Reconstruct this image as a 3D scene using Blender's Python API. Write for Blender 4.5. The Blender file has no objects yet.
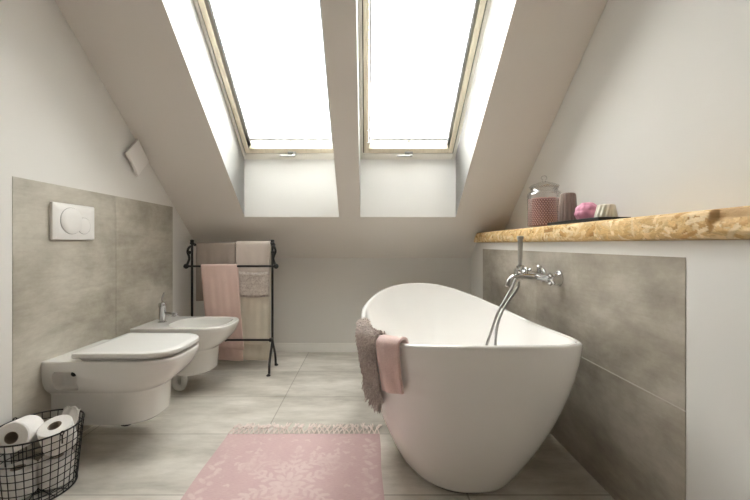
import bpy, bmesh, math, random
from mathutils import Vector, Matrix, noise

random.seed(7)
PI = math.pi
sc = bpy.context.scene
COL = sc.collection

# ------------------------------------------------------------------ helpers
def new_bm():
    return bmesh.new()

def finish(bm, angle=38):
    bmesh.ops.remove_doubles(bm, verts=bm.verts, dist=1e-6)
    bmesh.ops.recalc_face_normals(bm, faces=bm.faces)
    lim = math.radians(angle)
    for f in bm.faces:
        f.smooth = len(f.verts) <= 6
    for e in bm.edges:
        if len(e.link_faces) == 2:
            e.smooth = e.calc_face_angle(0) < lim
        else:
            e.smooth = True

def obj(name, bm, mat, parent=None, angle=38, recalc=True):
    if recalc:
        finish(bm, angle)
    else:
        for f in bm.faces:
            f.smooth = True
    me = bpy.data.meshes.new(name)
    bm.to_mesh(me)
    bm.free()
    o = bpy.data.objects.new(name, me)
    COL.objects.link(o)
    if mat:
        me.materials.append(mat)
    if parent:
        o.parent = parent
    return o

def tag(o, label, cat, group=None, kind=None):
    o['label'] = label
    o['category'] = cat
    if group:
        o['group'] = group
    if kind:
        o['kind'] = kind
    return o

def thing(name, label, cat, loc=(0, 0, 0), rot=(0, 0, 0), group=None):
    o = bpy.data.objects.new(name, None)
    o.empty_display_size = 0.05
    o.location = loc
    o.rotation_euler = rot
    COL.objects.link(o)
    return tag(o, label, cat, group)

def struct(name, bm, mat, parent=None, angle=38):
    o = obj(name, bm, mat, parent, angle)
    if not parent:
        o['kind'] = 'structure'
    return o

def add_box(bm, lo, hi, bevel=0.0, seg=2, M=None):
    r = bmesh.ops.create_cube(bm, size=1.0)
    vs = r['verts']
    c = [(lo[i] + hi[i]) / 2 for i in range(3)]
    s = [hi[i] - lo[i] for i in range(3)]
    for v in vs:
        v.co = Vector((c[0] + v.co.x * s[0], c[1] + v.co.y * s[1], c[2] + v.co.z * s[2]))
    if bevel > 0:
        es = list({e for v in vs for e in v.link_edges})
        g = bmesh.ops.bevel(bm, geom=es, offset=bevel, segments=seg, affect='EDGES', profile=0.5)
        vs = list({v for f in g['faces'] for v in f.verts} | {v for v in vs if v.is_valid})
    if M is not None:
        for v in vs:
            v.co = M @ v.co
    return vs

def add_prism(bm, prof, x0, x1):
    """prof: list of (y,z); extruded from x0 to x1"""
    a = [bm.verts.new((x0, p[0], p[1])) for p in prof]
    b = [bm.verts.new((x1, p[0], p[1])) for p in prof]
    n = len(prof)
    bm.faces.new(a)
    bm.faces.new(list(reversed(b)))
    for i in range(n):
        j = (i + 1) % n
        bm.faces.new((a[i], b[i], b[j], a[j]))

def add_rings(bm, rings, closed=True, cap0=True, cap1=True):
    vr = [[bm.verts.new(p) for p in r] for r in rings]
    n = len(rings[0])
    for k in range(len(vr) - 1):
        for i in range(n if closed else n - 1):
            j = (i + 1) % n
            bm.faces.new((vr[k][i], vr[k][j], vr[k + 1][j], vr[k + 1][i]))
    if closed and cap0:
        bm.faces.new(list(reversed(vr[0])))
    if closed and cap1:
        bm.faces.new(vr[-1])
    return vr

def add_lathe(bm, prof, n=32, M=None, cap=True):
    """prof: list of (r,z) about z axis"""
    rings = []
    for r, z in prof:
        ring = []
        for i in range(n):
            t = 2 * PI * i / n
            p = Vector((r * math.cos(t), r * math.sin(t), z))
            ring.append(M @ p if M is not None else p)
        rings.append(ring)
    return add_rings(bm, rings, True, cap, cap)

def catmull(pts, sub=8):
    P = [Vector(p) for p in pts]
    out = []
    for i in range(len(P) - 1):
        p0 = P[max(i - 1, 0)]; p1 = P[i]; p2 = P[i + 1]; p3 = P[min(i + 2, len(P) - 1)]
        for k in range(sub):
            t = k / sub
            out.append(0.5 * ((2 * p1) + (-p0 + p2) * t + (2 * p0 - 5 * p1 + 4 * p2 - p3) * t * t + (-p0 + 3 * p1 - 3 * p2 + p3) * t ** 3))
    out.append(P[-1])
    return out

def add_tube(bm, pts, r, n=10, cap=True, closed=False):
    P = [Vector(p) for p in pts]
    m = len(P)
    rad = r if isinstance(r, (list, tuple)) else [r] * m
    rings = []
    prev = None
    for i in range(m):
        if closed:
            t = (P[(i + 1) % m] - P[(i - 1) % m])
        else:
            t = P[min(i + 1, m - 1)] - P[max(i - 1, 0)]
        t.normalize()
        if prev is None:
            a = Vector((0, 0, 1)) if abs(t.z) < 0.9 else Vector((1, 0, 0))
            u = t.cross(a).normalized()
        else:
            u = (prev - t * prev.dot(t)).normalized()
        prev = u
        w = t.cross(u)
        rings.append([P[i] + (u * math.cos(2 * PI * k / n) + w * math.sin(2 * PI * k / n)) * rad[i] for k in range(n)])
    vr = add_rings(bm, rings, True, cap and not closed, cap and not closed)
    if closed:
        for k in range(n):
            j = (k + 1) % n
            bm.faces.new((vr[-1][k], vr[-1][j], vr[0][j], vr[0][k]))

def add_sphere(bm, c, r, seg=16, ring=10, scale=(1, 1, 1)):
    g = bmesh.ops.create_uvsphere(bm, u_segments=seg, v_segments=ring, radius=r)
    for v in g['verts']:
        v.co = Vector((c[0] + v.co.x * scale[0], c[1] + v.co.y * scale[1], c[2] + v.co.z * scale[2]))
    return g['verts']

def axis_m(p, d):
    """matrix placing local z along d at p"""
    d = Vector(d).normalized()
    return Matrix.Translation(Vector(p)) @ d.to_track_quat('Z', 'Y').to_matrix().to_4x4()

def sgnpow(v, e):
    return math.copysign(abs(v) ** e, v)

def lerp(a, b, t):
    return a + (b - a) * t

# ------------------------------------------------------------------ materials
def mat(name, color=(0.8, 0.8, 0.8), rough=0.5, metal=0.0, spec=0.5, coat=0.0, sheen=0.0):
    m = bpy.data.materials.new(name)
    m.use_nodes = True
    b = m.node_tree.nodes['Principled BSDF']
    b.inputs['Base Color'].default_value = (*color, 1)
    b.inputs['Roughness'].default_value = rough
    b.inputs['Metallic'].default_value = metal
    b.inputs['Specular IOR Level'].default_value = spec
    b.inputs['Coat Weight'].default_value = coat
    b.inputs['Coat Roughness'].default_value = 0.05
    b.inputs['Sheen Weight'].default_value = sheen
    return m

class NT:
    def __init__(self, m):
        self.t = m.node_tree
        self.b = self.t.nodes['Principled BSDF']
    def n(self, typ, **kw):
        nd = self.t.nodes.new(typ)
        for k, v in kw.items():
            setattr(nd, k, v)
        return nd
    def l(self, a, b):
        self.t.links.new(a, b)
    def coord(self, scale=(1, 1, 1), loc=(0, 0, 0), rot=(0, 0, 0), out='Object'):
        tc = self.n('ShaderNodeTexCoord')
        mp = self.n('ShaderNodeMapping')
        mp.inputs['Scale'].default_value = scale
        mp.inputs['Location'].default_value = loc
        mp.inputs['Rotation'].default_value = rot
        self.l(tc.outputs[out], mp.inputs['Vector'])
        return mp.outputs['Vector']
    def noise(self, vec, scale, detail=4, rough=0.55, dist=0.0):
        nd = self.n('ShaderNodeTexNoise')
        nd.inputs['Scale'].default_value = scale
        nd.inputs['Detail'].default_value = detail
        nd.inputs['Roughness'].default_value = rough
        nd.inputs['Distortion'].default_value = dist
        self.l(vec, nd.inputs['Vector'])
        return nd.outputs['Fac']
    def ramp(self, fac, stops):
        r = self.n('ShaderNodeValToRGB')
        el = r.color_ramp.elements
        while len(el) < len(stops):
            el.new(0.5)
        for e, (p, c) in zip(el, stops):
            e.position = p
            e.color = (*c, 1) if len(c) == 3 else c
        self.l(fac, r.inputs['Fac'])
        return r.outputs['Color']
    def mix(self, fac, a, b, typ='MIX'):
        m = self.n('ShaderNodeMix', data_type='RGBA', blend_type=typ)
        if isinstance(fac, (int, float)):
            m.inputs[0].default_value = fac
        else:
            self.l(fac, m.inputs[0])
        for s, i in ((a, 6), (b, 7)):
            if isinstance(s, tuple):
                m.inputs[i].default_value = (*s, 1)
            else:
                self.l(s, m.inputs[i])
        return m.outputs[2]
    def color(self, c):
        self.l(c, self.b.inputs['Base Color'])
    def bump(self, h, strength=0.2, dist=0.01):
        bp = self.n('ShaderNodeBump')
        bp.inputs['Strength'].default_value = strength
        bp.inputs['Distance'].default_value = dist
        self.l(h, bp.inputs['Height'])
        self.l(bp.outputs['Normal'], self.b.inputs['Normal'])

def paint(name, c, bump=0.05):
    m = mat(name, c, 0.75, spec=0.25)
    t = NT(m)
    v = t.coord()
    t.bump(t.noise(v, 260, 3), bump, 0.002)
    return m

WALL = paint('wall_paint', (0.735, 0.715, 0.685))
CEIL = paint('ceiling_paint', (0.72, 0.675, 0.63))
REVEAL = paint('reveal_paint', (0.80, 0.79, 0.765))

def concrete(name, dark, midc, light, scale=2.2, seed=0.0, streak=(1, 1, 1), rough=0.5):
    m = mat(name, midc, rough, spec=0.4)
    t = NT(m)
    v = t.coord(scale=streak, loc=(seed, seed * 0.7, seed * 1.3))
    a = t.noise(v, scale * 1.15, 8, 0.65, 0.15)
    c1 = t.ramp(a, [(0.32, dark), (0.5, midc), (0.68, light)])
    v2 = t.coord(scale=(streak[0] * 1.0, streak[1] * 1.0, streak[2] * 6), loc=(3 + seed, 1, 2))
    b = t.noise(v2, scale * 2.4, 7, 0.75, 0.1)
    g = t.ramp(b, [(0.33, (0.88, 0.87, 0.86)), (0.52, (1, 1, 1)), (0.75, (1.06, 1.06, 1.05))])
    c2 = t.mix(0.7, c1, g, 'MULTIPLY')
    return m, t, c2, a

# wall tiles (large format) -- joints through vertices/meshes, colour from noise
def tile_mat(name, dark, midc, light, seed):
    m, t, c, a = concrete(name, dark, midc, light, 2.3, seed, (1, 0.7, 1.15))
    t.color(c)
    rr = t.ramp(a, [(0.3, (0.5, 0.5, 0.5)), (0.7, (0.36, 0.36, 0.36))])
    t.l(rr, t.b.inputs['Roughness'])
    t.bump(t.noise(t.coord(), 60, 4), 0.06, 0.003)
    return m

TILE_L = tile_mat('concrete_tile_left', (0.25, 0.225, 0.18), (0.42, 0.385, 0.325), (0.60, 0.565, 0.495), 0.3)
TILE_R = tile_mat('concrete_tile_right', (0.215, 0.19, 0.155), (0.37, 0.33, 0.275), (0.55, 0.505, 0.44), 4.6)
GROUT = mat('grout', (0.55, 0.51, 0.46), 0.85)

def floor_mat():
    m, t, c, a = concrete('floor_tile', (0.35, 0.32, 0.275), (0.53, 0.495, 0.44), (0.70, 0.665, 0.61), 1.9, 2.1, (0.75, 2.2, 1), 0.4)
    v = t.coord(loc=(0.495 + 0.87 * 6, -1.738 + 0.4225 * 12, 0))
    br = t.n('ShaderNodeTexBrick')
    br.offset = 0.0
    br.inputs['Scale'].default_value = 1.0
    br.inputs['Brick Width'].default_value = 0.87
    br.inputs['Row Height'].default_value = 0.4225
    br.inputs['Mortar Size'].default_value = 0.0035
    br.inputs['Mortar Smooth'].default_value = 0.2
    br.inputs['Color1'].default_value = (0.90, 0.90, 0.90, 1)
    br.inputs['Color2'].default_value = (1.1, 1.1, 1.1, 1)
    br.inputs['Mortar'].default_value = (0.64, 0.63, 0.61, 1)
    t.l(v, br.inputs['Vector'])
    c2 = t.mix(1.0, c, br.outputs['Color'], 'MULTIPLY')
    t.color(c2)
    rr = t.ramp(a, [(0.3, (0.42, 0.42, 0.42)), (0.7, (0.28, 0.28, 0.28))])
    t.l(rr, t.b.inputs['Roughness'])
    t.bump(br.outputs['Fac'], -0.25, 0.002)
    return m
FLOOR = floor_mat()

CERAMIC = mat('white_ceramic', (0.70, 0.685, 0.655), 0.12, spec=0.5, coat=0.3)
ACRYL = mat('tub_acrylic', (0.83, 0.81, 0.785), 0.10, spec=0.5, coat=0.35)
PLAST = mat('white_plastic', (0.78, 0.76, 0.735), 0.28)
SEATM = mat('toilet_seat_plastic', (0.71, 0.70, 0.675), 0.2)
CHROME = mat('chrome', (0.60, 0.60, 0.60), 0.08, metal=1.0)
SATIN = mat('satin_metal', (0.42, 0.415, 0.40), 0.28, metal=1.0)
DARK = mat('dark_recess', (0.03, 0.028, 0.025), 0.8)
IRON = mat('black_iron', (0.012, 0.011, 0.011), 0.45, spec=0.4)
TRAYM = mat('black_tray', (0.014, 0.013, 0.013), 0.35)
SKIRT = paint('skirting_paint', (0.80, 0.78, 0.74), 0.02)
PIPE = mat('white_pipe', (0.62, 0.60, 0.57), 0.35)

def pine():
    m = mat('cream_timber', (0.72, 0.62, 0.46), 0.4)
    t = NT(m)
    v = t.coord(scale=(30, 2, 30))
    n = t.noise(v, 3, 4)
    t.color(t.ramp(n, [(0.3, (0.78, 0.69, 0.53)), (0.7, (0.86, 0.78, 0.62))]))
    return m
SASHM = pine()
FRAMEM = mat('cream_frame', (0.88, 0.85, 0.77), 0.4)
RAILM = mat('blind_rail', (0.82, 0.84, 0.87), 0.35)
GASKET = mat('window_gasket', (0.10, 0.085, 0.06), 0.7)

def glass_mat(name, tint=(0.97, 0.985, 0.98), gloss=0.06):
    m = bpy.data.materials.new(name)
    m.use_nodes = True
    nt = m.node_tree
    nt.nodes.clear()
    out = nt.nodes.new('ShaderNodeOutputMaterial')
    mx = nt.nodes.new('ShaderNodeMixShader')
    tr = nt.nodes.new('ShaderNodeBsdfTransparent')
    gl = nt.nodes.new('ShaderNodeBsdfGlossy')
    lw = nt.nodes.new('ShaderNodeLayerWeight')
    mm = nt.nodes.new('ShaderNodeMath'); mm.operation = 'MULTIPLY_ADD'
    lw.inputs['Blend'].default_value = 0.25
    mm.inputs[1].default_value = 0.5
    mm.inputs[2].default_value = gloss
    tr.inputs['Color'].default_value = (*tint, 1)
    gl.inputs['Roughness'].default_value = 0.03
    nt.links.new(lw.outputs['Fresnel'], mm.inputs[0])
    nt.links.new(mm.outputs[0], mx.inputs[0])
    nt.links.new(tr.outputs[0], mx.inputs[1])
    nt.links.new(gl.outputs[0], mx.inputs[2])
    nt.links.new(mx.outputs[0], out.inputs['Surface'])
    return m
PANE = glass_mat('window_glass')
JARG = glass_mat('jar_glass', (0.99, 0.993, 0.99), 0.03)

def blind_mat():
    m = bpy.data.materials.new('white_blind_cloth')
    m.use_nodes = True
    nt = m.node_tree
    nt.nodes.clear()
    out = nt.nodes.new('ShaderNodeOutputMaterial')
    mx = nt.nodes.new('ShaderNodeMixShader')
    mx2 = nt.nodes.new('ShaderNodeMixShader')
    tr = nt.nodes.new('ShaderNodeBsdfTransparent')
    tl = nt.nodes.new('ShaderNodeBsdfTranslucent')
    df = nt.nodes.new('ShaderNodeBsdfDiffuse')
    tl.inputs['Color'].default_value = (0.95, 0.95, 0.94, 1)
    df.inputs['Color'].default_value = (0.85, 0.85, 0.84, 1)
    mx.inputs[0].default_value = 0.3
    nt.links.new(tl.outputs[0], mx.inputs[1])
    nt.links.new(df.outputs[0], mx.inputs[2])
    mx2.inputs[0].default_value = 0.55
    nt.links.new(tr.outputs[0], mx2.inputs[1])
    nt.links.new(mx.outputs[0], mx2.inputs[2])
    nt.links.new(mx2.outputs[0], out.inputs['Surface'])
    return m
BLIND = blind_mat()

def cloth(name, c, c2=None, weave=420, bump=0.25, rough=0.9, sheen=0.3):
    m = mat(name, c, rough, spec=0.1, sheen=sheen)
    t = NT(m)
    v = t.coord()
    n = t.noise(v, weave, 2)
    n2 = t.noise(v, 14, 3)
    c2 = c2 or tuple(x * 0.86 for x in c)
    t.color(t.mix(0.35, t.ramp(n, [(0.3, c2), (0.7, c)]), t.ramp(n2, [(0.3, c2), (0.7, c)])))
    t.bump(n, bump, 0.002)
    return m
PINKT = cloth('pink_terry', (0.72, 0.53, 0.475))
GREYT = cloth('taupe_terry', (0.40, 0.335, 0.29))
BEIGET = cloth('beige_linen', (0.57, 0.49, 0.435))
CREAMT = cloth('cream_linen', (0.70, 0.64, 0.54))
FLUFF = cloth('grey_fluffy', (0.62, 0.54, 0.50), (0.40, 0.34, 0.31), weave=150, bump=0.6)
PINKT2 = cloth('pink_terry_tub', (0.72, 0.54, 0.505), (0.57, 0.41, 0.38), weave=260, bump=0.5)
def lace():
    m = mat('lace_trim', (0.6, 0.55, 0.5), 0.9, spec=0.1)
    t = NT(m)
    v = t.coord()
    w = t.n('ShaderNodeTexVoronoi', feature='DISTANCE_TO_EDGE')
    w.inputs['Scale'].default_value = 70
    t.l(v, w.inputs['Vector'])
    n = t.noise(v, 30, 3, 0.6, 1.5)
    a = t.ramp(w.outputs['Distance'], [(0.05, (0.60, 0.54, 0.49)), (0.16, (0.44, 0.375, 0.335))])
    b = t.ramp(n, [(0.46, (0.44, 0.375, 0.335)), (0.54, (0.63, 0.57, 0.52))])
    t.color(t.mix(0.55, a, b))
    return m
LACE = lace()
PAPER = cloth('tissue_paper', (0.80, 0.775, 0.745), (0.74, 0.71, 0.68), weave=300, bump=0.12, sheen=0.1)
CARD = mat('cardboard_tube', (0.33, 0.27, 0.22), 0.85)

def cold(name, c, rough=0.5):
    return mat(name, c, rough, spec=0.35)

# ------------------------------------------------------------------ room dimensions
XL, XR, XLO = -1.402, 1.087, 0.905      # left wall, upper right wall, lower right wall
YB, ZK, TP = 3.066, 0.81, 0.828          # back knee wall, its height, tan(roof pitch)
PITCH = math.atan(TP)
CP, SP = math.cos(PITCH), math.sin(PITCH)
YRIDGE = -0.20
def ceil_z(y):
    return ZK + TP * (YB - y)
ZR = ceil_z(YRIDGE)
YF = 2 * YRIDGE - YB                     # the far knee wall behind the camera
TH = 0.42                                # roof thickness
ZUP = TH / CP

# floor
bm = new_bm()
add_box(bm, (XL - 0.15, YF - 0.15, -0.12), (XR + 0.15, YB + 0.15, 0.0))
struct('floor', bm, FLOOR)
# gables
gable = [(YB + 0.15, 0), (YB + 0.15, ZK - 0.15 * TP + 0.3), (YRIDGE, ZR + 0.3), (YF - 0.15, ZK - 0.15 * TP + 0.3), (YF - 0.15, 0)]
bm = new_bm(); add_prism(bm, gable, XL - 0.15, XL); struct('wall_left', bm, WALL)
bm = new_bm(); add_prism(bm, gable, XR, XR + 0.15); struct('wall_right', bm, WALL)
bm = new_bm(); add_box(bm, (XL, YB, 0), (XR, YB + 0.15, ZK)); struct('wall_back', bm, WALL)
bm = new_bm(); add_box(bm, (XL, YF - 0.15, 0), (XR, YF, ZK)); struct('wall_front', bm, WALL)
# the low pipe-casing wall along the right side
bm = new_bm(); add_box(bm, (XLO, -1.6, 0), (XR, YB, 0.94)); 
# cut the far top edge under the slope: the casing is lower than the slope everywhere except the last bit
for v in bm.verts:
    if v.co.y > 3 and v.co.z > 0.5:
        v.co.z = ZK
g = bmesh.ops.bisect_plane(bm, geom=list(bm.verts) + list(bm.edges) + list(bm.faces), plane_co=(0, YB - 0.13 / TP, 0), plane_no=(0, 1, 0))
for v in bm.verts:
    if 2.7 < v.co.y < 3.0 and v.co.z > 0.3:
        v.co.z = 0.94
struct('wall_right_low', bm, WALL)

# ceiling with two roof windows on each side
WY, WZ = 2.675, 1.566                     # lower inner edge of the window frames
WL = 1.40                                 # window length up the slope
WTY, WTZ = WY - WL * CP, WZ + WL * SP     # upper inner edge
W1 = (-0.918, -0.205, -0.922, -0.180)     # opening in the ceiling, window frame
W2 = (-0.046, 0.674, -0.044, 0.666)
yi0, zi0 = WY, ceil_z(WY)                 # ceiling edge of lower reveal (vertical)
zi1 = WTZ
yi1 = YB - (zi1 - ZK) / TP                # ceiling edge of the upper reveal (horizontal)
def outer(y):
    return ceil_z(y) + ZUP
XA, XB = XL - 0.0, XR + 0.0
def ceiling(name, mirror, holes=True):
    def P(prof):
        if mirror:
            return [(2 * YRIDGE - y, z) for y, z in reversed(prof)]
        return prof
    bm = new_bm()
    full = [(YB + 0.15, ZK - 0.15 * TP), (YRIDGE, ZR), (YRIDGE, ZR + ZUP), (YB + 0.15, outer(YB + 0.15))]
    for a, b in ((XA, W1[0]), (W1[3] + 0.002, W2[0]), (W2[1], XB)) if holes else ((XA, XB),):
        add_prism(bm, P(full), a, b)
    if holes:                                # plaster lip in front of the window frame on the pier side
        zt = 0.3325 / CP
        thin = [(YB + 0.15, ZK - 0.15 * TP), (YRIDGE, ZR), (YRIDGE, ZR + zt), (YB + 0.15, ceil_z(YB + 0.15) + zt)]
        add_prism(bm, P(thin), W1[1], W1[3] + 0.002)
        back = [(YB + 0.15, ceil_z(YB + 0.15) + zt), (WY, ceil_z(WY) + zt), (WY, outer(WY)), (YB + 0.15, outer(YB + 0.15))]
        add_prism(bm, P(back), W1[1], W1[3] + 0.002)
        front = [(WTY, ceil_z(WTY) + zt), (YRIDGE, ZR + zt), (YRIDGE, ZR + ZUP), (WTY, outer(WTY))]
        add_prism(bm, P(front), W1[1], W1[3] + 0.002)
    low = [(YB + 0.15, ZK - 0.15 * TP), (yi0, zi0), (WY, WZ), (WY, outer(WY)), (YB + 0.15, outer(YB + 0.15))]
    yt = WTY
    up = [(yi1, zi1), (YRIDGE, ZR), (YRIDGE, ZR + ZUP), (yt, outer(yt)), (yt, zi1)]
    for a, b in ((W1[0], W1[1]), (W2[0], W2[1])) if holes else ():
        add_prism(bm, P(low), a, b)
        add_prism(bm, P(up), a, b)
    o = struct(name, bm, CEIL)
    o.data.materials.append(REVEAL)
    # reveals are painted white
    for p in o.data.polygons:
        c, n = p.center, p.normal
        yy = 2 * YRIDGE - c.y if mirror else c.y
        if abs(n.x) > 0.9 and XL + 0.05 < c.x < XR - 0.05:
            p.material_index = 1
        if abs(n.x) < 0.1 and (abs(abs(n.y) - 1) < 0.01) and abs(yy - WY) < 0.01:
            p.material_index = 1
        if abs(n.z + 1) < 0.01 and abs(c.z - zi1) < 0.01:
            p.material_index = 1
    return o
ceiling('ceiling', False)
ceiling('ceiling_rear', True, False)

# roof windows ------------------------------------------------------
def ring_boxes(bm, x0, x1, s0, s1, wl, wr, wb, wt, n0, n1, bev=0.004):
    add_box(bm, (x0, s0, n0), (x0 + wl, s1, n1), bev)
    add_box(bm, (x1 - wr, s0, n0), (x1, s1, n1), bev)
    add_box(bm, (x0 + wl, s0, n0), (x1 - wr, s0 + wb, n1), bev)
    add_box(bm, (x0 + wl, s1 - wt, n0), (x1 - wr, s1, n1), bev)

def roof_window(name, x0, x1, mirror, blind_label=None):
    e = bpy.data.objects.new(name, None)
    COL.objects.link(e)
    e['kind'] = 'structure'
    cx = (x0 + x1) / 2
    w = x1 - x0
    X = Vector((1, 0, 0)); S = Vector((0, -CP, SP)); N = Vector((0, -SP, -CP))
    M = Matrix((X, S, N)).transposed().to_4x4()
    loc = Vector((cx, WY, WZ))
    if mirror:
        M = Matrix.Rotation(PI, 4, 'Z') @ M
        loc = Vector((cx, 2 * YRIDGE - WY, WZ))
    e.matrix_world = Matrix.Translation(loc) @ M
    a, b = -w / 2, w / 2
    fs = 0.023
    bm = new_bm()
    ring_boxes(bm, a - 0.002, b + 0.002, -0.002, WL + 0.002, fs, fs, 0.056, 0.056, -0.085, 0.0)
    obj('window_frame', bm, FRAMEM, e)
    bm = new_bm()
    g = fs - 0.003
    ring_boxes(bm, a + g, b - g, 0.052, WL - 0.052, 0.012, 0.012, 0.012, 0.012, -0.08, -0.012, 0)
    obj('gasket', bm, GASKET, e)
    bm = new_bm()
    q = fs + 0.004
    sw = 0.034
    ring_boxes(bm, a + q, b - q, 0.060, WL - 0.060, sw, sw, 0.040, 0.05, -0.078, 0.003)
    sash = obj('sash', bm, SASHM, e)
    bm = new_bm()
    ga = a + q + sw - 0.004
    add_box(bm, (ga, 0.095, -0.074), (-ga, WL - 0.1, -0.068))
    obj('window_pane', bm, PANE, e)
    # handle on the lower sash bar
    bm = new_bm()
    add_box(bm, (-0.028, 0.042, 0.0032), (0.032, 0.076, 0.013), 0.003)
    add_box(bm, (0.008, 0.048, 0.013), (0.028, 0.068, 0.036), 0.004)
    obj('handle_base', bm, SATIN, e)
    bm = new_bm()
    add_box(bm, (-0.085, 0.052, 0.026), (0.030, 0.066, 0.037), 0.004)
    obj('handle', bm, SATIN, e)
    if blind_label:
        t = bpy.data.objects.new('roller_blind', None)
        COL.objects.link(t)
        t.matrix_world = e.matrix_world
        tag(t, blind_label, 'blind', 'roof window blinds')
        ia = a + q + sw + 0.001
        bm = new_bm()
        rr = 0.014
        add_box(bm, (ia, 0.103, -0.06), (ia + rr, WL - 0.112, -0.044), 0.002)
        obj('guide_rail', bm, RAILM, t)
        bm = new_bm()
        add_box(bm, (-ia - rr, 0.103, -0.06), (-ia, WL - 0.112, -0.044), 0.002)
        obj('guide_rail', bm, RAILM, t)
        bm = new_bm()
        add_box(bm, (ia + rr, 0.104, -0.047), (-ia - rr, WL - 0.112, -0.046))
        obj('blind_cloth', bm, BLIND, t)
        bm = new_bm()
        add_box(bm, (ia + rr + 0.001, 0.138, -0.045), (-ia - rr - 0.001, 0.160, -0.034), 0.003)
        obj('bottom_bar', bm, RAILM, t)
        bm = new_bm()
        add_box(bm, (-0.012, 0.118, -0.045), (0.012, 0.1375, -0.036), 0.003)
        obj('pull_tab', bm, RAILM, t)
    # daylight portal outside the pane
    ld = bpy.data.lights.new('daylight_portal', 'AREA')
    ld.shape = 'RECTANGLE'
    ld.size = w
    ld.size_y = WL
    lo = bpy.data.objects.new('daylight_portal', ld)
    COL.objects.link(lo)
    lo.matrix_world = e.matrix_world @ Matrix.Translation((0, WL / 2, -0.09)) @ Matrix.Rotation(PI, 4, 'X')
    ld.cycles.is_portal = True
    ld.energy = 0
    return e
roof_window('window_1', W1[2], W1[3], False, 'white roller blind pulled down in the left roof window, above the toilet side')
roof_window('window_2', W2[2], W2[3], False, 'white roller blind pulled down in the right roof window, above the bathtub')

# skirting on the back wall
bm = new_bm()
prof = [(YB, 0), (YB - 0.014, 0), (YB - 0.014, 0.052), (YB - 0.010, 0.058), (YB - 0.010, 0.066), (YB - 0.006, 0.075), (YB, 0.075)]
add_prism(bm, prof, XL, XLO)
struct('baseboard_back', bm, SKIRT)

# tile panels ---------------------------------------------------------
bm = new_bm()
for y0, y1 in ((1.405, 1.985), (1.9868, 2.568)):
    add_box(bm, (XL, y0, 0.0), (XL + 0.002, y1, 1.198), 0.0006, 1)
struct('wall_left_tiles', bm, TILE_L)
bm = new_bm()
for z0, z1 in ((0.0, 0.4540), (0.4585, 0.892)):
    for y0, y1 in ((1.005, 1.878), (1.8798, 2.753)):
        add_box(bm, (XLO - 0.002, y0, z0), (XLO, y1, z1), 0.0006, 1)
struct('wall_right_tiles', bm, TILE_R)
bm = new_bm()
add_box(bm, (XLO - 0.0012, 1.008, 0.448), (XLO, 2.75, 0.462))
struct('trim_1', bm, GROUT)

# ------------------------------------------------------------------ bathtub
TC = 0.385
def sup(th, a, bf, bb, nf, nb):
    c, s = math.cos(th), math.sin(th)
    n = nf if s < 0 else nb
    b = bf if s < 0 else bb
    # blend exponent near the sides to stay smooth
    k = min(1.0, abs(s) / 0.35)
    n = lerp(2.6, n, k * k * (3 - 2 * k))
    return a * sgnpow(c, 2 / n), b * sgnpow(s, 2 / n)
RC, RA, RB = 1.86, 0.412, 0.84
BC, BA, BB, BX0 = 1.885, 0.280, 0.580, 0.395
def rim_z(y):
    u = abs((y - RC) / RB)
    return 0.56 + 0.075 * u ** 2.3
def tub_rim(th, off=0.0):
    x, y = sup(th, RA - off, RB - off, RB - off, 3.3, 2.25)
    return Vector((TC + x, RC + y, rim_z(RC + (y if off == 0 else y * RB / (RB - off)))))
def tub_outer(th, v):
    R = tub_rim(th)
    bx, by = sup(th, BA, BB, BB, 2.4, 2.3)
    f = 1 - (1 - v) ** 1.65
    f = lerp(v, f, 0.9)
    return Vector((lerp(BX0 + bx, R.x, f), lerp(BC + by, R.y, f), lerp(0.010, R.z, v)))
NTH = 128
ths = [2 * PI * i / NTH for i in range(NTH)]
tub = thing('bathtub', 'white oval freestanding bathtub with raised ends beside the tiled right wall', 'bathtub', (TC, RC, 0))
Mi = Matrix.Translation((-TC, -RC, 0))
bm = new_bm()
rings = []
rings.append([Mi @ Vector((lerp(BX0, p.x, 0.975), lerp(BC, p.y, 0.985), 0.010)) for p in [tub_outer(t, 0) for t in ths]])
for v in [0.012, 0.03, 0.06, 0.1, 0.16, 0.23, 0.31, 0.4, 0.5, 0.6, 0.7, 0.8, 0.88, 0.94, 0.975]:
    rings.append([Mi @ tub_outer(t, v) for t in ths])
# lip
LIP = 0.024
for k in range(1, 8):
    a = PI * k / 8
    ring = []
    for t in ths:
        o = tub_rim(t); i = tub_rim(t, LIP)
        mid = (o + i) / 2
        p = mid + (o - mid) * math.cos(a)
        p.z = tub_rim(t).z - 0.011 + 0.011 * math.sin(a)
        ring.append(Mi @ p)
    rings.append(ring)
# inner basin
def tub_inner(th, v):
    R = tub_rim(th, LIP)
    bx, by = sup(th, 0.205, 0.44, 0.47, 2.6, 2.4)
    f = v ** 1.15
    z = lerp(R.z - 0.012, 0.135, 1 - (1 - v) ** 1.12)
    return Vector((lerp(R.x, TC + bx, f), lerp(R.y, BC + by, f), z))
for v in [0.02, 0.06, 0.12, 0.2, 0.3, 0.42, 0.54, 0.66, 0.77, 0.86, 0.93, 0.97, 1.0]:
    rings.append([Mi @ tub_inner(t, v) for t in ths])
for s_, dz in ((0.95, 0.006), (0.85, 0.010), (0.6, 0.012), (0.3, 0.013)):
    ring = []
    for t in ths:
        p = tub_inner(t, 1.0)
        ring.append(Mi @ Vector((lerp(TC, p.x, s_), lerp(BC, p.y, s_), p.z - dz)))
    rings.append(ring)
add_rings(bm, rings)
obj('tub_shell', bm, ACRYL, tub, angle=60)
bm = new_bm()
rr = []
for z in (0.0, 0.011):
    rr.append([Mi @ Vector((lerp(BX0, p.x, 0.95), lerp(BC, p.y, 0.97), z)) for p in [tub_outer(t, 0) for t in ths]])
add_rings(bm, rr)
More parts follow.
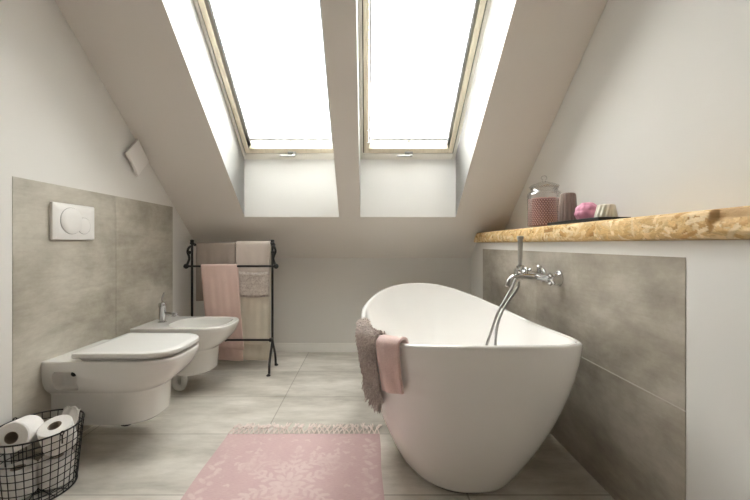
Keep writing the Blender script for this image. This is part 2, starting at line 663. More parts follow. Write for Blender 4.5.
obj('shadow_plinth', bm, DARK, tub)  # near-black base: the shadow line under the tub is in its colour
bm = new_bm()
add_lathe(bm, [(0.034, 0.0), (0.034, 0.003), (0.028, 0.006), (0.0005, 0.007)], 24, Matrix.Translation((0, 0.05, 0.1232)))
obj('drain_plug', bm, CHROME, tub)

# towels on the tub rim -------------------------------------------------
def rim_theta(y):
    # left side of the rim (cos<0); find th for a given y
    lo, hi = PI, 1.5 * PI
    for _ in range(50):
        m = (lo + hi) / 2
        if tub_rim(m).y > y:
            lo = m
        else:
            hi = m
    return (lo + hi) / 2
def rim_y(th):
    return tub_rim(th)

def hang_pt(th, dd, nrm, off):
    R = tub_rim(th)
    v = max(0.05, 1 - (dd + 0.004) / R.z)
    p = tub_outer(th, v)
    p.z = R.z - 0.004 - dd
    return p + nrm * off
def rim_towel(name, label, y_far, y_near, hang, hang2, inside, material, thick, amp, seed, cat='towel', skew=0.0, group=None, out0=0.012):
    t0, t1 = rim_theta(y_far), rim_theta(y_near)
    nu, ns = 26, 40
    bm = new_bm()
    grid = []
    for i in range(nu + 1):
        u = i / nu
        th = lerp(t0, t1, u)
        R = tub_rim(th)
        d = (tub_rim(th + 0.01) - tub_rim(th - 0.01)); d.z = 0; d.normalize()
        nrm = Vector((-d.y, d.x, 0))
        if nrm.dot(Vector((TC, RC, 0)) - Vector((R.x, R.y, 0))) > 0:
            nrm = -nrm
        L = lerp(hang, hang2, u)
        row = []
        for k in range(ns + 1):
            s = k / ns
            tot = inside + L + 0.05
            q = s * tot - inside
            if q < 0:
                # follows the inner wall down
                vv = min(0.9, (-q) / 0.5)
                p = tub_inner(th, vv)
                p = p + (-nrm) * (out0 * 0.9) + Vector((0, 0, 0.010 * max(0, 1 + q / 0.03)))
                if q > -0.03:
                    p.z = max(p.z, R.z - 0.004)
            elif q < 0.05:
                a = q / 0.05
                o = R + nrm * out0
                i_ = tub_rim(th, LIP) - nrm * (out0 * 0.9)
                ang = PI * (1 - a)
                mid = (o + i_) / 2
                p = mid + (o - mid) * (-math.cos(PI * a))
                p.z = R.z - 0.004 + (0.010 + out0 * 0.7) * math.sin(PI * a)
            else:
                dd = q - 0.05
                p = hang_pt(th, dd, nrm, out0 + amp * (0.5 + 0.5 * math.sin(u * 9 + seed)) * min(1, dd / 0.1))
                p += d * skew * dd
            nz = noise.noise(p * 26 + Vector((seed, 0, 0)))
            p += nrm * (nz * amp * 0.45 + amp * 0.3) * min(1.0, max(0.0, (q + 0.02) / 0.08))
            row.append(bm.verts.new(p))
        grid.append(row)
    for i in range(nu):
        for k in range(ns):
            bm.faces.new((grid[i][k], grid[i + 1][k], grid[i + 1][k + 1], grid[i][k + 1]))
    bmesh.ops.recalc_face_normals(bm, faces=bm.faces)
    # outward = away from tub
    c = Vector((TC, RC, 0.3))
    f = min(bm.faces, key=lambda f: f.calc_center_median().z)
    if f.normal.dot(f.calc_center_median() - c) < 0:
        bmesh.ops.reverse_faces(bm, faces=bm.faces)
    for fa in bm.faces:
        fa.smooth = True
    o = obj(name, bm, material, None, recalc=False)
    m = o.modifiers.new('thick', 'SOLIDIFY')
    m.thickness = thick
    m.offset = 1
    m2 = o.modifiers.new('sub', 'SUBSURF')
    m2.levels = 1; m2.render_levels = 1
    tag(o, label, cat, 'towels on the bathtub rim')
    return o, (t0, t1)

towel_g, tt = rim_towel('bath_towel', 'fluffy grey-brown fringed towel draped over the left rim of the bathtub', 1.64, 1.205, 0.25, 0.22, 0.12, FLUFF, 0.007, 0.006, 1.3, out0=0.006)
# shaggy tufts over the grey towel
bm = new_bm()
rnd = random.Random(3)
for _ in range(1500):
    u = rnd.random()
    th = lerp(tt[0], tt[1], u)
    R = tub_rim(th)
    d = (tub_rim(th + 0.01) - tub_rim(th - 0.01)); d.z = 0; d.normalize()
    nrm = Vector((-d.y, d.x, 0))
    if nrm.dot(Vector((TC, RC, 0)) - Vector((R.x, R.y, 0))) > 0:
        nrm = -nrm
    L = lerp(0.25, 0.225, u)
    q = rnd.random() ** 0.9 * (L + 0.012)
    edge = q > L - 0.012
    p = hang_pt(th, q, nrm, 0.011 + 0.008 * rnd.random())
    ln = rnd.uniform(0.025, 0.045) if edge else rnd.uniform(0.012, 0.024)
    dirv = (Vector((0, 0, -1)) * rnd.uniform(0.7, 1.2) + nrm * rnd.uniform(0.1, 0.6) + d * rnd.uniform(-0.5, 0.5)).normalized()
    w = rnd.uniform(0.0022, 0.0040)
    side = dirv.cross(nrm).normalized()
    p1 = p + dirv * ln * 0.5 + nrm * 0.003
    p2 = p + dirv * ln
    add_tube(bm, [p - nrm * 0.003, p1, p2], [w, w * 0.9, w * 0.35], 4)
for _ in range(700):                         # tufts on the part lying over the rim
    u = rnd.random()
    th = lerp(tt[0], tt[1], u)
    R = tub_rim(th); I = tub_rim(th, LIP)
    d = (tub_rim(th + 0.01) - tub_rim(th - 0.01)); d.z = 0; d.normalize()
    nrm = Vector((-d.y, d.x, 0))
    if nrm.dot(Vector((TC, RC, 0)) - Vector((R.x, R.y, 0))) > 0:
        nrm = -nrm
    a = PI * rnd.random()
    up = nrm * math.cos(a) + Vector((0, 0, 1)) * math.sin(a)
    mid = (R + I) / 2
    p = mid + up * 0.022 + Vector((0, 0, -0.004))
    dirv = (nrm * math.sin(a) * rnd.uniform(0.4, 1.0) - Vector((0, 0, 1)) * math.cos(a) * 0.6 + up * rnd.uniform(0.2, 0.6) + d * rnd.uniform(-0.7, 0.7)).normalized()
    ln = rnd.uniform(0.010, 0.020); w = rnd.uniform(0.0022, 0.0038)
    add_tube(bm, [p, p + dirv * ln * 0.5 + up * 0.002, p + dirv * ln], [w, w * 0.9, w * 0.35], 4)
tf = obj('pile_tufts', bm, FLUFF, towel_g)

rim_towel('bath_towel', 'small pink terry towel draped over the bathtub rim beside the grey fluffy one', 1.188, 1.095, 0.170, 0.155, 0.10, PINKT2, 0.010, 0.006, 4.2, out0=0.007, skew=0.06)

# ------------------------------------------------------------------ bath mixer + hand shower
MY, MZ = 1.735, 0.771
mix = thing('bath_mixer', 'chrome wall mounted bath mixer on the grey tiles above the bathtub', 'faucet', (XLO - 0.002, MY, MZ))
def flange(y):
    bm = new_bm()
    M = axis_m((0, y, 0), (-1, 0, 0))
    add_lathe(bm, [(0.036, 0.0), (0.036, 0.008), (0.030, 0.013), (0.017, 0.015), (0.017, 0.045), (0.021, 0.046), (0.021, 0.062), (0.0005, 0.0622)], 28, M)
    obj('wall_flange', bm, CHROME, mix)
flange(-0.075); flange(0.075)
bm = new_bm()
add_tube(bm, [(-0.058, -0.125, 0), (-0.058, 0.125, 0)], 0.020, 20)
obj('mixer_body', bm, CHROME, mix)
for s_ in (-1, 1):
    bm = new_bm()
    M = axis_m((-0.058, 0.126 * s_, 0), (0, s_, 0))
    add_lathe(bm, [(0.022, 0), (0.025, 0.004), (0.025, 0.034), (0.020, 0.040), (0.0005, 0.041)], 24, M)
    for k in range(4):
        a = PI / 4 + k * PI / 2
        dv = Vector((math.cos(a), 0, math.sin(a)))
        c0 = Vector((-0.058, 0.145 * s_, 0))
        add_tube(bm, [c0 + dv * 0.018, c0 + dv * 0.036], [0.0075, 0.007], 10)
    obj('knob', bm, CHROME, mix)
bm = new_bm()
add_tube(bm, [(-0.058, 0, 0.012), (-0.058, 0, 0.042)], [0.009, 0.009], 12)
add_sphere(bm, (-0.058, 0, 0.046), 0.013)
obj('diverter_knob', bm, CHROME, mix)
bm = new_bm()
pts = catmull([(-0.06, 0, 0), (-0.10, 0, 0.0), (-0.145, 0, 0.003), (-0.180, 0, -0.002), (-0.203, 0, -0.022), (-0.213, 0, -0.050)], 8)
add_tube(bm, pts, [0.0135] * len(pts), 16)
obj('spout', bm, CHROME, mix)
# bracket which carries the hand shower
bm = new_bm()
add_tube(bm, [(-0.165, 0, 0.012), (-0.165, 0, 0.040)], 0.012, 16)
add_lathe(bm, [(0.0135, 0.0), (0.0165, 0.0), (0.0175, 0.002), (0.0175, 0.020), (0.0165, 0.022), (0.0135, 0.022), (0.0135, 0.0)], 24, Matrix.Translation((-0.165, -0.032, 0.036)), False)
add_tube(bm, [(-0.165, 0, 0.046), (-0.165, -0.0165, 0.046)], 0.007, 12)
obj('shower_bracket', bm, CHROME, mix)
bm = new_bm()
add_tube(bm, [(-0.120, 0, 0.010), (-0.120, 0, 0.032)], 0.007, 12)
add_sphere(bm, (-0.120, 0, 0.036), 0.011)
obj('pull_knob', bm, CHROME, mix)

hs = thing('hand_shower', 'slim chrome hand shower standing upright on the mixer, its hose hanging into the bathtub', 'shower', (XLO - 0.167, MY - 0.032, MZ + 0.060))
bm = new_bm()
add_tube(bm, [(0, 0, -0.001), (0, 0, 0.02), (0, 0, 0.06), (0, 0, 0.135)], [0.0085, 0.010, 0.0105, 0.0115], 16)
add_box(bm, (-0.0125, -0.0125, 0.12), (0.0125, 0.0125, 0.138), 0.004)
obj('shower_handle', bm, SATIN, hs)
bm = new_bm()
add_tube(bm, [(0, 0, -0.028), (0, 0, 0.0)], [0.0075, 0.0085], 14)
obj('hose_nut', bm, CHROME, hs)
# hose: world coordinates converted to local
o0 = Vector((XLO - 0.167, MY - 0.032, MZ + 0.060))
def at(x, y, Y):
    return Vector(((x - 366.3) * Y / 355, Y, 0.93 - (y - 244) * Y / 355))
hp = [at(515.5, 279, 1.70), at(512, 287, 1.685), at(505, 300, 1.67), at(498, 312, 1.655), at(493.5, 325, 1.64), at(489, 338, 1.625), at(485, 351, 1.61), at(483, 364, 1.60), at(486, 373, 1.60), at(492, 371, 1.61),
      at(495, 358, 1.63), at(495.5, 342, 1.66), at(497.5, 325, 1.68), at(502.5, 311, 1.70), at(510.5, 298, 1.72), at(517.5, 288, 1.735), at(519, 281, 1.735)]
bm = new_bm()
pts = [p - o0 for p in catmull(hp, 10)]
rad = [0.0058 + 0.0006 * (i % 2) for i in range(len(pts))]
add_tube(bm, pts, rad, 12)
obj('hose', bm, SATIN, hs)

# ------------------------------------------------------------------ shelf
SX0, SZ0, SZ1 = 0.872, 0.942, 1.020
def shelf_far(z):
    return YB - (z - ZK) / TP - 0.004
rnd = random.Random(21)
PAL = [((0.80, 0.62, 0.36), 6), ((0.86, 0.71, 0.47), 5), ((0.70, 0.49, 0.24), 4), ((0.60, 0.38, 0.165), 2), ((0.45, 0.26, 0.10), 1), ((0.90, 0.78, 0.56), 3), ((0.76, 0.55, 0.29), 5)]
PALX = [c for c, n in PAL for _ in range(n)]
flakes = []
for k in range(9000):
    L_ = rnd.uniform(0.026, 0.085); W_k = rnd.uniform(0.006, 0.014)
    ang = rnd.gauss(0, 0.55)
    if rnd.random() < 0.15:
        ang = rnd.uniform(-1.5, 1.5)
    flakes.append((rnd.uniform(-0.7, 3.0), rnd.uniform(-0.01, 0.52), L_ / 2, W_k / 2 * (1 + L_ * 6), math.cos(ang), math.sin(ang), rnd.choice(PALX), rnd.uniform(0.86, 1.06), rnd.random() * 50))
fcell = {}
for q, f_ in enumerate(flakes):
    for i in range(int((f_[0] - f_[2] - 0.01) // 0.04), int((f_[0] + f_[2] + 0.01) // 0.04) + 1):
        fcell.setdefault(i, []).append(q)
def strand(y, h):
    """pigment of the board at length y and distance h around the edge"""
    col, e = (0.72, 0.52, 0.27), 1.0
    for q in reversed(fcell.get(int(y // 0.04), ())):
        fy, fh, a_, b_, c_, s_, pc, br_, sd = flakes[q]
        dy, dh = y - fy, h - fh
        u, w_ = (dy * c_ + dh * s_) / a_, (-dy * s_ + dh * c_) / b_
        if abs(u) < 1 - 0.16 * abs(w_) * math.sin(sd) and abs(w_) < 1:
            grain = 1 + 0.11 * noise.noise(Vector((u * 2 + sd, w_ * 7, sd)))
            edge = 0.86 if (w_ < -0.72 or u > 0.94) else 1.0
            k_ = br_ * grain * edge
            return (pc[0] * k_ * 0.90, pc[1] * k_ * 0.82, pc[2] * k_ * 0.70)
    return col
bm = new_bm()
lay = bm.verts.layers.float_color.new('strand')
ys = [-0.6 + 0.005 * i for i in range(260)] + [0.70 + 0.003 * i for i in range(1, 801)]
ys = [y for y in ys if y < 2.93]
yl = ys[-1]
grid = []
for yc in ys:
    n1 = noise.noise(Vector((yc * 9, 0.3, 0))); n2 = noise.noise(Vector((yc * 27, 1.7, 0))); n3 = noise.noise(Vector((yc * 5, 9.7, 0)))
    chip = max(0.0, min(1.0, (0.905 - yc) / 0.010, (yc - 0.62) / 0.02))     # rough broken stretch at the near end
    top_drop = 0.0035 * (n1 + 0.7 * n2) + 0.004 * max(0, n3)
    inset = 0.0025 * n2 + 0.003 * n1
    P_ = [(XR - 0.002, SZ0), (SX0 + 0.020 + 0.004 * n1, SZ0), (SX0 + 0.008 + inset + 0.006 * chip, SZ0 + 0.004), (SX0 + 0.002 + inset - 0.002 * chip * n2, SZ0 + 0.018 + 0.004 * n2),
          (SX0 + inset + chip * (0.004 + 0.006 * n1), SZ0 + 0.036 + 0.006 * n1), (SX0 + 0.001 + inset * 0.7 + chip * (0.014 + 0.006 * n2), SZ0 + 0.052 + 0.004 * n2),
          (SX0 + 0.003 + inset + chip * 0.014, SZ1 - 0.010 - top_drop), (SX0 + 0.010 + inset + chip * 0.009, SZ1 - 0.003 - top_drop * 0.7), (SX0 + 0.026, SZ1), (XR - 0.002, SZ1)]
    prof_ = []
    hh = 0.0
    for q in range(len(P_)):
        if q == 0:
            prof_.append((P_[0][0], P_[0][1], 0.0)); continue
        d_ = math.hypot(P_[q][0] - P_[q - 1][0], P_[q][1] - P_[q - 1][1])
        m_ = 30 if q in (1, len(P_) - 1) else 6
        for r in range(1, m_ + 1):
            prof_.append((lerp(P_[q - 1][0], P_[q][0], r / m_), lerp(P_[q - 1][1], P_[q][1], r / m_), hh + d_ * r / m_))
        hh += d_
    row = []
    for (x_, z_, h_) in prof_:
        if yc == yl:
            yy = shelf_far(z_)
        else:
            yy = min(yc, shelf_far(z_))
        rough = 0.0007 * noise.noise(Vector((yy * 90, z_ * 260, 4)))
        v = bm.verts.new((x_ + (rough if x_ < SX0 + 0.02 else 0), yy, z_))
        cc = strand(yc, h_)
        if chip > 0 and z_ > SZ0 + 0.05 + 0.01 * n1 and x_ < SX0 + 0.024 and yc > 0.62:
            cc = (0.50 + 0.08 * n2, 0.33 + 0.05 * n2, 0.17)
        v[lay] = (*cc, 1)
        row.append(v)
    grid.append(row)
m_ = len(grid[0])
for i in range(len(grid) - 1):
    for k in range(m_):
        j = (k + 1) % m_
        try:
            bm.faces.new((grid[i][k], grid[i][j], grid[i + 1][j], grid[i + 1][k]))
        except ValueError:
            pass
bm.faces.new(list(reversed(grid[0]))); bm.faces.new(grid[-1])
OSB = mat('strand_board', (0.7, 0.5, 0.27), 0.6, spec=0.25)
t = NT(OSB)
at_ = t.n('ShaderNodeAttribute'); at_.attribute_name = 'strand'
gr = t.noise(t.coord(scale=(1, 14, 70)), 12, 4)
t.color(t.mix(0.5, at_.outputs['Color'], t.ramp(gr, [(0.3, (0.8, 0.78, 0.74)), (0.65, (1.04, 1.03, 1.02))]), 'MULTIPLY'))
t.bump(gr, 0.3, 0.002)
sh = obj('shelf', bm, OSB, None, angle=70)
tag(sh, 'long strand board shelf with rough front edge along the right wall above the bathtub', 'shelf')

# ------------------------------------------------------------------ objects on the shelf
# tray
TY0, TY1 = 1.37, 1.76
bm = new_bm()
TX0, TX1 = 0.897, 1.022
add_box(bm, (TX0, TY0, SZ1), (TX1, TY1, SZ1 + 0.006), 0.002)
hz = SZ1 + 0.015
add_box(bm, (TX0, TY0, SZ1 + 0.004), (TX0 + 0.006, TY1, hz), 0.0015)
add_box(bm, (TX1 - 0.006, TY0, SZ1 + 0.004), (TX1, TY1, hz), 0.0015)
add_box(bm, (TX0, TY0, SZ1 + 0.004), (TX1, TY0 + 0.006, hz), 0.0015)
add_box(bm, (TX0, TY1 - 0.006, SZ1 + 0.004), (TX1, TY1, hz), 0.0015)
tag(obj('tray', bm, TRAYM), 'flat black tray carrying three candles on the strand board shelf', 'tray')
TZ = SZ1 + 0.0062

# glass jar
JX, JY = 0.975, 1.947
jar = thing('glass_jar', 'lidded clear glass jar filled with pink beads at the far end of the shelf', 'jar', (JX, JY, SZ1 + 0.0002))
bm = new_bm()
add_lathe(bm, [(0.02, 0.0), (0.078, 0.0), (0.084, 0.005), (0.0855, 0.012), (0.0855, 0.178), (0.083, 0.188), (0.074, 0.197), (0.068, 0.202), (0.068, 0.212), (0.071, 0.214), (0.071, 0.219), (0.068, 0.220),
               (0.065, 0.219), (0.065, 0.202), (0.071, 0.195), (0.079, 0.186), (0.0825, 0.176), (0.0825, 0.012), (0.079, 0.006), (0.02, 0.0055)], 48, None, True)
obj('jar_body', bm, JARG, jar, angle=50)
bm = new_bm()
add_lathe(bm, [(0.060, 0.2205), (0.074, 0.2205), (0.076, 0.224), (0.072, 0.229), (0.055, 0.238), (0.032, 0.246), (0.014, 0.251), (0.0005, 0.252)], 40)
lid = obj('lid', bm, JARG, jar, angle=50)
bm = new_bm()
add_lathe(bm, [(0.011, 0.251), (0.008, 0.256), (0.008, 0.260), (0.014, 0.265), (0.0165, 0.272), (0.014, 0.279), (0.008, 0.284), (0.0005, 0.286)], 24)
obj('lid_knob', bm, JARG, lid, angle=60)
BEAD = mat('pink_bead', (0.86, 0.58, 0.545), 0.45)
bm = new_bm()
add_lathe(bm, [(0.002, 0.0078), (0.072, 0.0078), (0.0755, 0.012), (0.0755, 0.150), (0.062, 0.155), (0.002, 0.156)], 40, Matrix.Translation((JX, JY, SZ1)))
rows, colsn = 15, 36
for r in range(rows):
    z = 0.017 + 0.0098 * r
    for c in range(colsn):
        a = 2 * PI * (c + 0.5 * (r % 2)) / colsn
        rr_ = 0.0772
        g = bmesh.ops.create_icosphere(bm, subdivisions=1, radius=0.0047)
        for v in g['verts']:
            v.co += Vector((JX + rr_ * math.cos(a), JY + rr_ * math.sin(a), SZ1 + z))
rnd = random.Random(5)
for k in range(150):
    a = rnd.random() * 2 * PI; q = math.sqrt(rnd.random()) * 0.072
    g = bmesh.ops.create_icosphere(bm, subdivisions=1, radius=0.0052)
    for v in g['verts']:
        v.co += Vector((JX + q * math.cos(a), JY + q * math.sin(a), SZ1 + 0.156))
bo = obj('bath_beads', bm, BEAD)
bo.data.materials.append(mat('bead_gap_shade', (0.42, 0.19, 0.175), 0.7))  # darker core puts the shade between the beads into its colour
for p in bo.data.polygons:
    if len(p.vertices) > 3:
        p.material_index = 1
tag(bo, 'small dusty pink beads filling the lidded glass jar', 'beads', kind='stuff')

# brown ribbed candle
CBR = mat('taupe_wax', (0.31, 0.24, 0.21), 0.5, spec=0.3)
bm = new_bm()
rings = []
nr = 96
for z, r in ((0.0, 0.038), (0.003, 0.0395), (0.04, 0.0385), (0.09, 0.0355), (0.135, 0.033), (0.142, 0.031), (0.146, 0.026), (0.147, 0.012), (0.1465, 0.0006)):
    ring = []
    for i in range(nr):
        t = 2 * PI * i / nr
        k = 1 + (0.13 * abs(math.cos(t * 8)) - 0.08) * (1 if r > 0.02 else 0.2)
        ring.append((r * k * math.cos(t), r * k * math.sin(t), z))
    rings.append(ring)
add_rings(bm, rings)
c1 = thing('candle', 'tall ribbed grey-brown candle next to the glass jar on the black tray', 'candle', (0.962, 1.695, TZ), group='candles on the black tray')
obj('wax', bm, CBR, c1, angle=60)

# pink knotted candle
CPK = mat('pink_wax', (0.73, 0.31, 0.44), 0.45, spec=0.35)
bm = new_bm()
g = bmesh.ops.create_uvsphere(bm, u_segments=72, v_segments=40, radius=1.0)
for v in bm.verts:
    p = v.co.normalized()
    th = math.atan2(p.y, p.x); ph = math.asin(max(-1, min(1, p.z)))
    # twisted bands
    w = abs(math.cos(3 * th + 2.4 * ph)); w2 = abs(math.cos(3 * th - 2.4 * ph + 0.8))
    k = 0.90 + 0.12 * max(w, w2) ** 1.5 - 0.05 * min(w, w2)
    r = 0.050 * k
    z = p.z * r * 0.92
    v.co = Vector((p.x * r, p.y * r, max(z, -0.040)))
c2 = thing('candle', 'round bright pink knotted candle in the middle of the black tray', 'candle', (0.962, 1.545, TZ + 0.0401), group='candles on the black tray')
obj('wax', bm, CPK, c2, angle=60)

# white fluted candle
CWH = mat('ivory_wax', (0.78, 0.73, 0.62), 0.5, spec=0.3)
bm = new_bm()
rings = []
for z, r in ((0.0, 0.040), (0.003, 0.0415), (0.03, 0.0365), (0.055, 0.031), (0.060, 0.029), (0.062, 0.025), (0.061, 0.012), (0.0605, 0.0006)):
    ring = []
    for i in range(nr):
        t = 2 * PI * i / nr
        k = 1 + (0.10 * abs(math.cos(t * 6)) - 0.06) * (1 if r > 0.02 else 0.2)
        ring.append((r * k * math.cos(t + z * 6), r * k * math.sin(t + z * 6), z))
    rings.append(ring)
add_rings(bm, rings)
c3 = thing('candle', 'low ivory fluted candle at the near end of the black tray', 'candle', (0.962, 1.425, TZ), group='candles on the black tray')
obj('wax', bm, CWH, c3, angle=60)

# ------------------------------------------------------------------ toilet and bidet
WXL = XL + 0.002     # face of the left tiles
def dshape(z, hw, d, n=3.2, m=64, d0=0.0):
    """D-shaped horizontal section: flat at the wall (x=d0), rounded front at x=d"""
    pts = []
    k = m // 2
    dm = max(d0 + 0.02, d - hw * 1.25)      # straight sides until dm
    pts.append(Vector((d0, -hw, z)))
    for i in range(1, 7):
        pts.append(Vector((lerp(d0, dm, i / 7), -hw, z)))
    for i in range(k + 1):
        t = -PI / 2 + PI * i / k
        pts.append(Vector((dm + (d - dm) * sgnpow(math.cos(t), 2 / n), hw * sgnpow(math.sin(t), 2 / n), z)))
    for i in range(6, 0, -1):
        pts.append(Vector((lerp(d0, dm, i / 7), hw, z)))
    pts.append(Vector((d0, hw, z)))
    return pts

BODY = [(0.118, 0.118, 0.395, 2.8), (0.121, 0.128, 0.414, 2.8), (0.130, 0.133, 0.424, 2.9), (0.20, 0.135, 0.428, 2.9), (0.255, 0.136, 0.432, 2.9),
        (0.266, 0.139, 0.437, 2.9), (0.274, 0.147, 0.448, 2.9), (0.284, 0.158, 0.464, 2.9), (0.300, 0.169, 0.487, 3.0), (0.325, 0.1785, 0.512, 3.1),
        (0.355, 0.183, 0.533, 3.3), (0.39, 0.184, 0.548, 3.4), (0.412, 0.184, 0.554, 3.4), (0.418, 0.1825, 0.552, 3.4), (0.421, 0.179, 0.548, 3.4)]
def body_bm():
    bm = new_bm()
    add_rings(bm, [dshape(z, hw, d, n) for z, hw, d, n in BODY])
    return bm

def bool_cut(o, cutters):
    for c in cutters:
        m = o.modifiers.new('cut', 'BOOLEAN')
        m.operation = 'DIFFERENCE'
        m.solver = 'EXACT'
        m.object = c
    bpy.context.view_layer.update()
    dg = bpy.context.evaluated_depsgraph_get()
    me = bpy.data.meshes.new_from_object(o.evaluated_get(dg))
    o.modifiers.clear()
    old = o.data
    o.data = me
    bpy.data.meshes.remove(old)
    for c in cutters:
        cm = c.data
        bpy.data.objects.remove(c)
        bpy.data.meshes.remove(cm)
    b = bmesh.new(); b.from_mesh(me)
    lim = math.radians(38)
    for f in b.faces: f.smooth = not (f.normal.z > 0.995 and f.calc_center_median().z > 0.41)
    for e in b.edges:
        if len(e.link_faces) == 2:
            e.smooth = e.calc_face_angle(0) < lim
    b.to_mesh(me); b.free()

def niche_cutter():
    bm = new_bm()
    add_box(bm, (0.045, -0.25, 0.290), (0.150, -0.125, 0.378), 0.018, 4)
    return obj('cutter', bm, CERAMIC)

# toilet
TYC = 1.712
wc = thing('toilet', 'white wall hung toilet with closed lid below the flush plate', 'toilet', (WXL + 0.0005, TYC, 0))
o = obj('bowl', body_bm(), CERAMIC, None)
bool_cut(o, [niche_cutter()])
o.parent = wc
bm = new_bm()
add_lathe(bm, [(0.012, 0.0), (0.012, 0.02), (0.009, 0.024), (0.0005, 0.025)], 16, axis_m((0.105, -0.122, 0.355), (0, -1, 0)))
obj('fixing_bolt', bm, DARK, wc)
bm = new_bm()
add_lathe(bm, [(0.018, 0.100), (0.024, 0.104), (0.024, 0.1185)], 20, Matrix.Translation((0.30, -0.08, 0)))
obj('underside_plug', bm, DARK, wc)
bm = new_bm()
add_rings(bm, [dshape(z, hw, d, 3.2, d0=0.15) for z, hw, d in ((0.4215, 0.158, 0.520), (0.4230, 0.160, 0.523), (0.4315, 0.160, 0.523), (0.4330, 0.158, 0.521))])
obj('seat', bm, SEATM, wc)
bm = new_bm()
add_rings(bm, [dshape(z, hw, d, 3.4, d0=0.128 + dd) for z, hw, d, dd in ((0.4355, 0.178, 0.546, 0.004), (0.437, 0.181, 0.552, 0.001), (0.440, 0.1825, 0.554, 0), (0.450, 0.1825, 0.554, 0), (0.455, 0.181, 0.552, 0.002), (0.4575, 0.177, 0.546, 0.006), (0.459, 0.161, 0.52, 0.03))])
lid = obj('lid', bm, SEATM, wc)
for s_ in (-1, 1):
    bm = new_bm()
    add_box(bm, (0.105, s_ * 0.085 - 0.02, 0.4205), (0.150, s_ * 0.085 + 0.02, 0.4352), 0.004)
    obj('hinge', bm, CHROME, wc)

# bidet
BYC = 2.288
bd = thing('bidet', 'white wall hung bidet with chrome tap between the toilet and the towel rack', 'bidet', (WXL + 0.0005, BYC, 0.006))
o = obj('bowl', body_bm(), CERAMIC, None)
def basin_cutter():
    bm = new_bm()
    rings = []
    for z, sx, sy in ((0.450, 1.04, 1.06), (0.424, 1.02, 1.03), (0.418, 1.0, 1.0), (0.40, 0.975, 0.965), (0.36, 0.90, 0.88), (0.33, 0.78, 0.76), (0.315, 0.6, 0.58), (0.308, 0.3, 0.3)):
        ring = []
        for i in range(64):
            t = 2 * PI * i / 64
            n = 2.8
            ring.append((0.340 + 0.180 * sx * sgnpow(math.cos(t), 2 / n), 0.152 * sy * sgnpow(math.sin(t), 2 / n), z))
        rings.append(ring)
    add_rings(bm, rings)
    return obj('cutter', bm, CERAMIC)
bool_cut(o, [niche_cutter(), basin_cutter()])
o.parent = bd
bm = new_bm()
add_lathe(bm, [(0.012, 0.0), (0.012, 0.02), (0.009, 0.024), (0.0005, 0.025)], 16, axis_m((0.105, -0.122, 0.355), (0, -1, 0)))
obj('fixing_bolt', bm, DARK, bd)
bm = new_bm()
add_lathe(bm, [(0.027, 0.0), (0.027, 0.006), (0.0205, 0.008), (0.0205, 0.095), (0.0225, 0.098), (0.0225, 0.118), (0.018, 0.124), (0.0005, 0.125)], 28, Matrix.Translation((0.085, 0, 0.4212)))
fa = obj('faucet', bm, CHROME, bd)
bm = new_bm()
add_tube(bm, catmull([(0.095, 0, 0.478), (0.13, 0, 0.474), (0.17, 0, 0.468), (0.178, 0, 0.462)], 6), 0.0105, 14)
obj('spout', bm, CHROME, fa)
bm = new_bm()
add_tube(bm, [(0.150, 0, 0.470), (0.1515, 0, 0.470), (0.168, 0, 0.468), (0.170, 0, 0.468)], [0.0115, 0.0128, 0.0128, 0.0115], 14)
obj('spout_collar', bm, SATIN, fa)
bm = new_bm()
add_tube(bm, catmull([(0.085, 0, 0.545), (0.082, 0, 0.565), (0.088, 0, 0.59), (0.098, 0, 0.612)], 6), 0.0045, 10)
obj('lever', bm, CHROME, fa)
# drain trap under the bidet
bm = new_bm()
add_tube(bm, catmull([(0.20, -0.07, 0.135), (0.20, -0.07, 0.08), (0.205, -0.07, 0.045), (0.225, -0.07, 0.026), (0.25, -0.07, 0.03), (0.262, -0.07, 0.06), (0.262, -0.07, 0.10), (0.262, -0.07, 0.1182)], 8), 0.017, 16)
obj('drain_trap', bm, PIPE, bd)

# flush plate
FY, FZ = 1.690, 1.034
fp = thing('flush_plate', 'white dual flush plate set in the grey tiles above the toilet', 'flush plate', (WXL + 0.0003, FY, FZ))
bm = new_bm()
nu = 24
W_, H_ = 0.1225, 0.084
def plate_h(u, v):
    return 0.012 + 0.006 * (1 - abs(u) ** 2.2) 
rings = []
def rr_loop(w, h, x, r=0.006, m=6):
    pts = []
    for cx, cz, a0 in ((w - r, h - r, 0), (-w + r, h - r, PI / 2), (-w + r, -h + r, PI), (w - r, -h + r, 1.5 * PI)):
        for i in range(m + 1):
            a = a0 + PI / 2 * i / m
            pts.append(Vector((x, cx + r * math.cos(a), cz + r * math.sin(a))))
    return pts
add_rings(bm, [rr_loop(W_ - 0.001, H_ - 0.001, 0), rr_loop(W_, H_, 0.003), rr_loop(W_, H_, 0.009), rr_loop(W_ - 0.0015, H_ - 0.0015, 0.0125), rr_loop(W_ - 0.006, H_ - 0.006, 0.0145), rr_loop(W_ - 0.03, H_ - 0.03, 0.0165)])
obj('plate', bm, PLAST, fp)
GAP = mat('button_gap', (0.33, 0.315, 0.30), 0.6)
bm = new_bm()
add_lathe(bm, [(0.0625, 0.010), (0.0625, 0.0172), (0.055, 0.0174)], 48, axis_m((0, -0.024, 0.004), (1, 0, 0)))
add_lathe(bm, [(0.0405, 0.010), (0.0405, 0.0170), (0.034, 0.0172)], 40, axis_m((0, 0.049, -0.016), (1, 0, 0)))
obj('button_surround', bm, GAP, fp)
bm = new_bm()
add_lathe(bm, [(0.039, 0.010), (0.039, 0.0176), (0.037, 0.0188), (0.001, 0.0192)], 40, axis_m((0, 0.049, -0.016), (1, 0, 0)))
obj('small_button', bm, PLAST, fp)
bm = new_bm()
